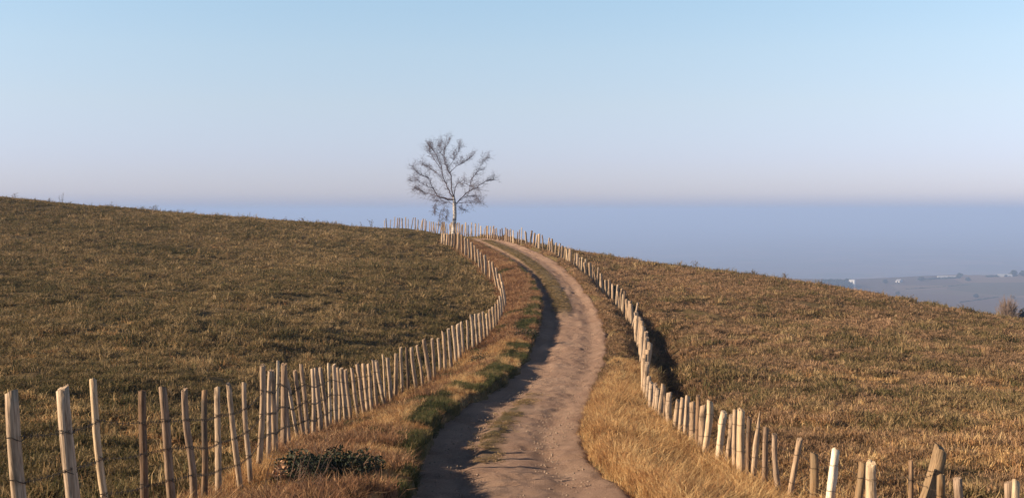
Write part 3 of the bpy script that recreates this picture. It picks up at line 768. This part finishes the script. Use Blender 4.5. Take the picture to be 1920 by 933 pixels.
limbs = [
 ([(408, 620), (395, 580), (365, 540), (345, 490), (310, 420), (295, 340), (270, 270), (240, 200), (190, 150)], .11, .6),
 ([(408, 600), (385, 500), (385, 400), (350, 340), (325, 290), (322, 200), (370, 110)], .10, -.8),
 ([(402, 600), (330, 590), (270, 570), (230, 510), (190, 420), (110, 390), (60, 330)], .10, -1.6),
 ([(395, 590), (300, 580), (230, 555), (150, 545), (100, 510), (60, 500)], .08, 1.8),
 ([(412, 645), (460, 590), (520, 530), (600, 495), (680, 440), (740, 430)], .10, 1.2),
 ([(405, 570), (415, 500), (440, 460), (500, 460), (560, 480), (620, 520)], .07, -1.5),
 ([(540, 525), (555, 430), (600, 360), (650, 290), (690, 240)], .05, 2.0),
 ([(370, 370), (420, 320), (480, 295), (550, 240)], .05, 1.0),
 ([(430, 630), (500, 620), (560, 625), (620, 600)], .05, -1.4),
 ([(408, 640), (350, 615), (300, 620), (240, 600)], .05, .9),
 ([(345, 470), (250, 370), (180, 330), (120, 290)], .05, 2.2),
 ([(350, 340), (400, 270), (430, 230), (470, 165)], .04, -1.8),
 ([(230, 510), (180, 490), (100, 440), (50, 450)], .045, -2.2),
 ([(300, 350), (230, 260), (190, 200), (185, 140)], .045, 1.6),
 ([(322, 240), (280, 190), (300, 140)], .04, -1.8),
 ([(420, 640), (450, 660), (490, 680)], .03, .8),
 ([(460, 600), (520, 560), (590, 560), (620, 610)], .04, 2.0),
 ([(345, 620), (310, 670), (300, 780)], .022, .4), ([(350, 640), (345, 690), (345, 745)], .02, -.3), ([(330, 640), (285, 690), (275, 790)], .018, -.7), ([(260, 605), (235, 640), (225, 690)], .018, 1)]
LV = []; LF = []; TWV = []; TWF = []
def add(Vl, Fl, pts, rad, sides):
    v, f = tube_np([tuple(p) for p in pts], rad, sides); n0 = len(Vl); Vl += v; Fl += [tuple(q + n0 for q in ff) for ff in f]
ctr0 = c4w(390, 430)
def twig(p, d, L, rad, lev):
    pts = [p]; q = p.copy(); dd = d.normalized()
    for k in range(4):
        dd = (dd + Vector((tr_.gauss(0, .22), tr_.gauss(0, .22), tr_.gauss(.03, .18)))).normalized()
        q = q + dd * L / 4; pts.append(q.copy())
    add(TWV, TWF, pts, [rad * (1 - .17 * k) for k in range(5)], 3)
    if lev > 0:
        for k in range(tr_.randint(4, 6)):
            i = tr_.randint(1, 4); f = pts[i]
            a = Vector((tr_.gauss(0, 1), tr_.gauss(0, 1), tr_.gauss(.1, .8)))
            twig(f, dd * .8 + a * .75, L * tr_.uniform(.35, .6), rad * .55, lev - 1)
for pl, rad, dep in limbs:
    n = len(pl); pts = []
    for i, (x, y) in enumerate(pl):
        f = i / (n - 1); pts.append(c4w(x, y, dep * f + tr_.uniform(-.08, .08)))
    fine = []
    for i in range(n - 1):
        for t in (0, .33, .66): fine.append(pts[i].lerp(pts[i + 1], t) + Vector((tr_.gauss(0, .03), tr_.gauss(0, .03), tr_.gauss(0, .03))))
    fine.append(pts[-1]); m = len(fine)
    add(LV, LF, fine, [.62 * rad * (1 - .80 * i / (m - 1)) for i in range(m)], 6)
    for i in range(2, m):
        f = i / (m - 1)
        for _ in range((tr_.choices((3, 4, 5), (3, 4, 2))[0] + (2 if fine[i].z > 5.2 or fine[i].x < -1.8 else 0)) if f > .25 else 1):
            droop = pl[0][1] > 600 and rad < .03
            d = (fine[i] - fine[i - 1]).normalized() * .6 + (fine[i] - ctr0).normalized() * .5 + Vector((tr_.gauss(0, .6), tr_.gauss(0, .7), tr_.gauss(.3, .5)))
            if droop: d = Vector((tr_.gauss(0, .4), tr_.gauss(0, .4), -1))
            twig(fine[i], d, tr_.uniform(.40, .88) * (1.0 if rad > .03 else .7), .0105, 2)
mesh_np('limbs', np.array(LV), LF, M_twig, tree)
mesh_np('crown', np.array(TWV), TWF, M_twig, tree)

# ------------------------------------------------------------ weeds on the crests, stalks in the fields
def weed(px, Y, h, fat, label, seed, group='dry weeds along the hill crest'):
    r = random.Random(seed); ya = np.arange(Y - 22, Y + 8, .5); za = height((px - 960) * ya / F, ya, False); Y = float(ya[(za / ya).argmax()]) - .3
    X = (px - 960) * Y / F; z = hz(X, Y)
    h *= 1.15
    Vv = []; Ff = []
    for k in range(2 + int(fat * 2)):
        a = Vector((r.gauss(0, .04), r.gauss(0, .04), -.05)); d = Vector((r.gauss(0, .12 * fat + .03), r.gauss(0, .1), 1)) * h * r.uniform(.6, 1)
        mid = a + d * .5 + Vector((r.gauss(0, .02), 0, 0)); tp = a + d
        add(Vv, Ff, [a, mid, tp], [.014, .011, .008], 4)
        for q in range(4):
            t = r.uniform(.35, 1); s0 = a.lerp(tp, t); e = s0 + Vector((r.gauss(0, .07), r.gauss(0, .07), r.uniform(.02, .1))) * (.6 + fat)
            add(Vv, Ff, [s0, e], [.009, .005], 3)
            add(Vv, Ff, [e - Vector((0, 0, .015)), e + Vector((0, 0, .012)), e + Vector((0, 0, .035))], [.008, .022 + .012 * fat, .004], 5)
    o = mesh_np('dry_weed', np.array(Vv), Ff, M_weed, None); o.location = (X, Y, z)
    return tag(o, label, 'weed', group)
M_weed = simple('dry_weed_stems', (.15, .11, .08), .9)
wd = [(28, 99, .62, .8, 'forked dry weed at the far left end of the left crest'), (66, 99, .35, .2, 'short dry weed right of the forked weed on the left crest'), (92, 99, .42, .5, 'low dry weed just left of the tallest one on the left crest'),
 (115, 99, .95, .5, 'tallest dry thistle on the left crest'), (173, 98, .45, .2, 'thin single stalk right of the tallest thistle on the left crest'), (209, 98, .5, .3, 'thin dry stalk left of the leafy brown weed on the crest'),
 (289, 97, .75, 1.2, 'bushy brown weed on the left crest'), (281, 97, .65, .1, 'bare thin stalk beside the bushy brown weed'), (383, 96, .3, .2, 'tiny stalk mid way along the left crest'), (468, 95.5, .55, .1, 'thin upright stalk on the crest, first right of the tiny one'),
 (536, 95, .5, .6, 'branching weed on the crest between two thin stalks'), (568, 94.5, .5, 1.1, 'rounded bushy weed on the lower left crest'), (623, 94, .4, .1, 'thin stalk on the crest left of the far fence, leftmost of three'),
 (660, 93.5, .4, .1, 'thin stalk on the crest left of the far fence, middle of three'), (676, 93.2, .5, .1, 'thin stalk on the crest left of the far fence, rightmost of three'), (697, 93, .7, 1.0, 'leafy weed on the crest next to the end of the far fence'),
 (1303, 76.5, .45, 1.0, 'dark weed on the right crest, nearest to the track'), (1327, 76, .3, .1, 'tiny thin stalk right of the dark weed on the right crest'), (1411, 74, .4, .5, 'small dark weed half way down the right crest'),
 (1472, 73, .6, .5, 'upright dark weed alone on the right crest'), (1538, 71.5, .3, 1.0, 'low dark weed on the right crest left of the far white tower'), (1708, 67, .35, .6, 'small weed on the right crest right of the far white tower'),
 (1811, 65, .3, .8, 'low weed near the right end of the right crest'), (1823, 65, .3, .6, 'low weed on the right crest, last before the bare tree')]
for i, (px, Y, h, fat, lab) in enumerate(wd): weed(px, Y, h, fat, lab, 900 + i)
# taller dry stalks standing in the pasture: nobody could count them
col_stalk = tuft_set('stalk_tufts', 5, 7, .12, .12, .42, .012, .25, M_gold)
x, y = sample(5200, 11, 92, .9)
s, hw, onr, lv, rv = zone(x, y)
cl = vnoise(x, y, 5, 81) + .6 * vnoise(x, y, 1.5, 82)
ok = ~onr & ~lv & ~rv & (cl > .25)
put('dry_stalks', x[ok], y[ok], .5 + .6 * rng.random(ok.sum()), col_stalk, 'pale dry stalks standing here and there in the fields', upright=.3)

# ------------------------------------------------------------ bramble by the left verge, dead stems
def leaf_clump(name, loc, rx, ry, rz_, n, size, mat, seed):
    r = random.Random(seed); V = []; Fc = []
    for _ in range(n):
        while True:
            p = Vector((r.uniform(-1, 1), r.uniform(-1, 1), r.uniform(0, 1)))
            if p.length < 1 and (p.length > .35): break
        lump = 1 + .65 * mnoise.noise(p * 2.5 + Vector((seed, 0, 0)))
        c = Vector((p.x * rx, p.y * ry, p.z * rz_)) * lump
        u = Vector((r.gauss(0, 1), r.gauss(0, 1), r.gauss(0, .7))).normalized(); v = u.orthogonal().normalized()
        s = size * r.uniform(.6, 1.3); b = len(V)
        V += [tuple(c - u * s), tuple(c + v * s * .55), tuple(c + u * s), tuple(c - v * s * .55)]
        Fc.append((b, b + 1, b + 2, b + 3))
    return V, Fc
M_leafdark = simple('bramble_leaves', (.030, .036, .018), .6, .5, 9)
M_dry = simple('withered_leaves', (.46, .27, .16), .8, .3, 12)
M_stem = simple('dead_stems', (.22, .14, .10), .8)
def bramble(px, py, Y, rx, ry, rz_, n, label, dry=True):
    X = (px - 960) * Y / F; z = hz(X, Y)
    e = empty('bramble_bush', (X, Y, z), label, 'bush')
    V, Fc = leaf_clump('leaves', None, rx, ry, rz_, n, .026, M_leafdark, int(px))
    mesh_np('foliage', np.array(V), Fc, M_leafdark, e, smooth=False)
    r = random.Random(int(px)); Vv = []; Ff = []
    for k in range(26):
        a = Vector((r.uniform(-rx, rx) * .6, r.uniform(-ry, ry) * .6, 0)); b = Vector((a.x * 1.7 + r.gauss(0, .12), a.y * 1.7, rz_ * r.uniform(.6, 1.3)))
        add(Vv, Ff, [a, a.lerp(b, .5) + Vector((0, 0, rz_ * .25)), b], [.007, .006, .004], 4)
    mesh_np('stems', np.array(Vv), Ff, M_stem, e)
    if dry:
        V, Fc = leaf_clump('dry', None, .16, .14, .16, 60, .045, M_dry, 3)
        V = [(v[0] - rx * .72, v[1] - ry * .5, v[2] + rz_ * .5) for v in V]
        V2, F2 = leaf_clump('dry', None, rx, ry, rz_ * 1.1, 42, .035, M_dry, 8); n0 = len(V)
        mesh_np('withered_leaves', np.array(V + V2), Fc + [tuple(q + n0 for q in f) for f in F2], M_dry, e, smooth=False)
    return e
bramble(612, 885, 15.3, .74, .65, .44, 9000, 'dark bramble with a withered pale clump on the left verge beside the track')
bramble(560, 880, 15.2, .25, .25, .2, 500, 'small dark leafy plant at the left edge of the bramble', False)
bramble(905, 672, 38.5, .45, .35, .28, 700, 'low dark shrub beside the left fence where the track bends', False)
bramble(985, 632, 43.0, .5, .45, .30, 900, 'dark green shrub at the left edge of the track below the bend', False)
for k, (px, Y, rx, lab) in enumerate([(1452, 17.6, .35, 'dark tangled scrub behind the right fence, furthest from the camera'), (1510, 16.6, .4, 'dark tangled scrub behind the leaning grey stake of the right fence'), (1580, 15.6, .38, 'dark tangled scrub right of the nearly white stake'),
     (1655, 14.6, .3, 'dark tangled scrub behind the right fence, nearest to the camera')]):
    bramble(px, 0, Y, rx, .3, .33, 350, lab, False)
# long bare stems leaning at the near left verge
r = random.Random(4); Vv = []; Ff = []
X = (545 - 960) * 13.2 / F; z = hz(X, 13.2)
for k in range(18):
    a = Vector((r.gauss(0, .22), r.gauss(0, .2), -.05)); b = a + Vector((r.gauss(.10, .13), r.gauss(0, .1), r.uniform(.35, .85)))
    add(Vv, Ff, [a, a.lerp(b, .5) + Vector((r.gauss(0, .02), 0, 0)), b], [.006, .005, .003], 4)
    for q in range(3):
        s0 = a.lerp(b, r.uniform(.5, 1)); e = s0 + Vector((r.gauss(0, .06), r.gauss(0, .05), r.uniform(.02, .1))); add(Vv, Ff, [s0, e], [.004, .002], 3)
o = mesh_np('dead_stems', np.array(Vv), Ff, M_stem, None); o.location = (X, 13.2, z)
tag(o, 'bunch of bare dead stems in front of the bramble at the left verge', 'stems')

# stones on the track
M_stone = simple('limestone_pebbles', (.34, .25, .19), .9, .3, 20)
Vv = []; Ff = []; r = random.Random(9)
for k in range(7000):
    i = int(abs(r.gauss(0, 1)) * 170) + int(21 / .12); i = min(i, len(sarc) - 1)
    s0 = r.uniform(-1, 1) * cc[i, 3]; px_ = cc[i, 0] + nn[i, 0] * s0; py_ = cc[i, 1] + nn[i, 1] * s0
    g = .005 + .024 * r.random() ** 4; zz = cc[i, 2] + g * .3 - .02
    n0 = len(Vv)
    for d in ((1, 0, 0), (0, 1, 0), (-1, 0, 0), (0, -1, 0), (0, 0, .8), (0, 0, -.6)):
        Vv.append((px_ + d[0] * g * r.uniform(.7, 1.3), py_ + d[1] * g * r.uniform(.7, 1.3), zz + d[2] * g))
    for a, b in ((0, 1), (1, 2), (2, 3), (3, 0)): Ff += [(n0 + a, n0 + b, n0 + 4), (n0 + b, n0 + a, n0 + 5)]
tag(mesh_np('gravel', np.array(Vv), Ff, M_stone, None, smooth=False), 'small stones lying on the dirt track', 'gravel', None, 'stuff')

# ------------------------------------------------------------ far valley: tower, sheds, woods
M_wall = simple('white_render', (.82, .80, .78), .8, .05); M_dark = simple('dark_openings', (.05, .05, .06), .6); M_roof = simple('pale_metal_roof', (.40, .41, .45), .6, .1); M_tile = simple('brown_roof', (.22, .15, .12), .8)
def box(name, x0, x1, y0, y1, z0, z1, mat, parent):
    V = [(x, y, z) for x in (x0, x1) for y in (y0, y1) for z in (z0, z1)]
    Fc = [(0, 1, 3, 2), (4, 6, 7, 5), (0, 4, 5, 1), (2, 3, 7, 6), (0, 2, 6, 4), (1, 5, 7, 3)]
    return mesh_np(name, np.array(V), Fc, mat, parent, smooth=False)
def gable(name, hx, hy, z0, rise, mat, parent):
    V = [(-hx, -hy, z0), (hx, -hy, z0), (hx, hy, z0), (-hx, hy, z0), (-hx, 0, z0 + rise), (hx, 0, z0 + rise)]
    return mesh_np(name, np.array(V), [(0, 1, 5, 4), (2, 3, 4, 5), (0, 4, 3), (1, 2, 5), (0, 3, 2, 1)], mat, parent, smooth=False)
def vloc(px, Y):
    X = (px - 960) * Y / F; return (X, Y, float(valley_z(np.array([X]), np.array([float(Y)]))[0]))
l = vloc(1598, 2140)
tw = empty('white_tower', l, 'square white tower block with a dark slot rising beside the far wood', 'building')
box('wall', -5, 5, -5, 5, -8, 15, M_wall, tw); box('roof', -5.4, 5.4, -5.4, 5.4, 15, 15.8, M_roof, tw)
box('window', 0, 1.5, -5.2, -5.02, 7, 13, M_dark, tw); box('annex', -8, -5, -4, 4, -8, 13, M_dark, tw)
tw.rotation_euler.z = R(-28)
def shed(px, Y, hx, h, label, cat='shed', roofm=None):
    e = empty('farm_shed' if cat == 'shed' else 'white_house', vloc(px, Y), label, cat)
    box('wall', -hx, hx, -7, 7, -6, h, M_wall, e); gable('roof', hx + .6, 8, h, 3.0, roofm or M_roof, e)
    box('door', -2, 2, -7.2, -7.02, -2, h - .8, M_dark, e); e.rotation_euler.z = R(-14 if hx > 6 else -45); return e
shed(1686, 2260, 4, 3.2, 'tiny white house standing alone in the far valley', 'house')
shed(1775, 2300, 17, 1.8, 'long pale shed in the middle of the far valley edge')
shed(1884, 2300, 13, 1.8, 'long pale shed near the right end of the far valley edge')
def blob_np(c, s, seed, n=90, flat=.8):
    """crown of many small leaf faces in lumps"""
    r = random.Random(seed); V = []; Fc = []
    for _ in range(n):
        u = Vector((r.gauss(0, 1), r.gauss(0, 1), r.gauss(0, 1))).normalized() * (r.random() ** .4)
        u *= 1 + .4 * mnoise.noise(u * 2 + Vector((seed, 0, 0)))
        q = Vector((u.x * s, u.y * s, u.z * s * flat + s * .8)) + Vector(c)
        a = Vector((r.gauss(0, 1), r.gauss(0, 1), r.gauss(0, 1))).normalized(); b = a.orthogonal().normalized(); g = s * .22
        n0 = len(V); V += [tuple(q - a * g), tuple(q + b * g), tuple(q + a * g), tuple(q - b * g)]; Fc.append((n0, n0 + 1, n0 + 2, n0 + 3))
    return V, Fc
M_wood_far = simple('far_evergreens', (.030, .045, .035), .9, .3, .2); M_bare = simple('far_bare_trees', (.12, .09, .075), .9, .3, .2)
def mass(name, items, mat, label, cat):
    VV = []; FF = []
    for k, (px, Y, s) in enumerate(items):
        l = vloc(px, Y); v, f = blob_np((l[0], l[1], l[2] - 1), s, k + int(px), 150); n0 = len(VV); VV += v; FF += [tuple(q + n0 for q in ff) for ff in f]
    tag(mesh_np(name, np.array(VV), FF, mat, None, smooth=False), label, cat, None, 'stuff')
rw = random.Random(2)
mass('wood', [(rw.uniform(1546, 1592), rw.uniform(2120, 2190), 9.0 * (1 - .35 * abs(rw.random()))) for _ in range(90)], M_wood_far, 'dark far wood just left of the white tower', 'wood')
mass('hedgerow', [(rw.uniform(1722, 1800), 2290 + rw.uniform(-8, 8), rw.uniform(1.8, 3)) for _ in range(60)] + [(rw.uniform(1848, 1905), 2300 + rw.uniform(-8, 8), rw.uniform(1.6, 3)) for _ in range(46)] + [(1800 + k * 2.2, 1760 + k * 3, rw.uniform(1.0, 2)) for k in range(34)] + [(1700 + k * 3, 2080 + k, rw.uniform(.9, 1.8)) for k in range(40)], M_wood_far, 'dark hedgerows running along the far valley edge', 'hedgerow')
for k, (px, Y, s, lab) in enumerate([(1728, 2260, 6, 'round dark tree near the left end of the far hedgerow'), (1815, 2200, 5, 'single dark tree between the two long far sheds'), (1830, 1860, 4.4, 'lone dark tree in the middle of the far valley fields'), (1901, 2300, 8, 'tall dark tree right of the far right shed'),
     (1917, 2300, 7, 'dark tree at the right edge of the far valley horizon'), (1800, 2310, 6, 'dark tree at the right end of the far middle shed'), (1683, 1950, 4, 'small dark tree in the far valley below the tiny house'), (1660, 2240, 5, 'faint tree left of the tiny white house'), (1899, 1800, 4, 'small tree in the far fields near the right edge')]):
    l = vloc(px, Y); e = empty('far_tree', l, lab, 'tree', 'trees dotted over the far valley')
    v, f = blob_np((0, 0, 0), s, 40 + k, 160); mesh_np('crown', np.array(v), f, M_wood_far, e, smooth=False)
    v, f = tube_np([(0, 0, -2), (0, 0, s * .8)], [s * .1, s * .06], 6); mesh_np('trunk', np.array(v), f, M_bare, e)
# bare tree and dark bush just beyond the right crest
def bare_tree(px, Y, top_py, wid, label, seed):
    X = (px - 960) * Y / F; z = hz(X, Y); h = (HY - top_py) * Y / F - z
    e = empty('bare_tree', (X, Y, z), label, 'tree')
    r = random.Random(seed); V = []; Fc = []
    add(V, Fc, [Vector((0, 0, -.5)), Vector((0, 0, h * .45)), Vector((.1, 0, h * .8))], [h * .02, h * .014, h * .006], 6)
    mesh_np('trunk', np.array(V), Fc, M_pale, e)
    V = []; Fc = []
    for k in range(2600):
        t = r.uniform(.3, .95); a = Vector((0, 0, h * t * .8)); rr = wid * math.sin(math.pi * min(1, (t - .15) / .95)) * r.uniform(.5, 1)
        th = r.uniform(0, 6.28); b = Vector((math.cos(th) * rr, math.sin(th) * rr, h * min(1, t * .8 + .25 * r.random())))
        m_ = a.lerp(b, .5) + Vector((0, 0, -.05 * h)); add(V, Fc, [a.lerp(b, r.uniform(0, .6)), b], [.02, .01], 3)
    mesh_np('crown', np.array(V), Fc, M_pale, e)
    print('bare tree', z, h)
M_pale = simple('pale_bare_twigs', (.24, .17, .13), .9)
bare_tree(1890, 150, 549, 1.9, 'pale leafless tree rising behind the right end of the hill', 3)
X = (1912 - 960) * 150 / F; z = hz(X, 150)
e = empty('dark_bush', (X, 150, z), 'dark evergreen bush at the right edge behind the hill crest', 'bush')
hb = (HY - 574) * 150 / F - z
v, f = [], []
for k in range(70):
    bx_ = rw.uniform(-1.9, 4.5)
    vv, ff = blob_np((bx_, rw.uniform(-1.2, 1.2), rw.uniform(2, (hb - 1.6) * (1 - .018 * (bx_ - 1.5) ** 2))), .8, 70 + k, 120); n0 = len(v); v += vv; f += [tuple(q + n0 for q in g_) for g_ in ff]
M_bush = simple('evergreen_bush', (.035, .035, .025), .9, .4)
mesh_np('foliage', np.array(v), f, M_bush, e, smooth=False)
vv, ff = tube_np([(0, 0, -1), (0, 0, hb * .5)], [.15, .08], 6); mesh_np('trunk', np.array(vv), ff, M_bark, e)
print('bush', z, hb)
# check: fitted ground against the survey
for f_ in field:
    p_ = P(*f_); zz = hz(p_[0], p_[1]); d_ = (zz - p_[2]) * -F / p_[1]
    if abs(d_) > 5: print('off', f_, round(d_, 1))
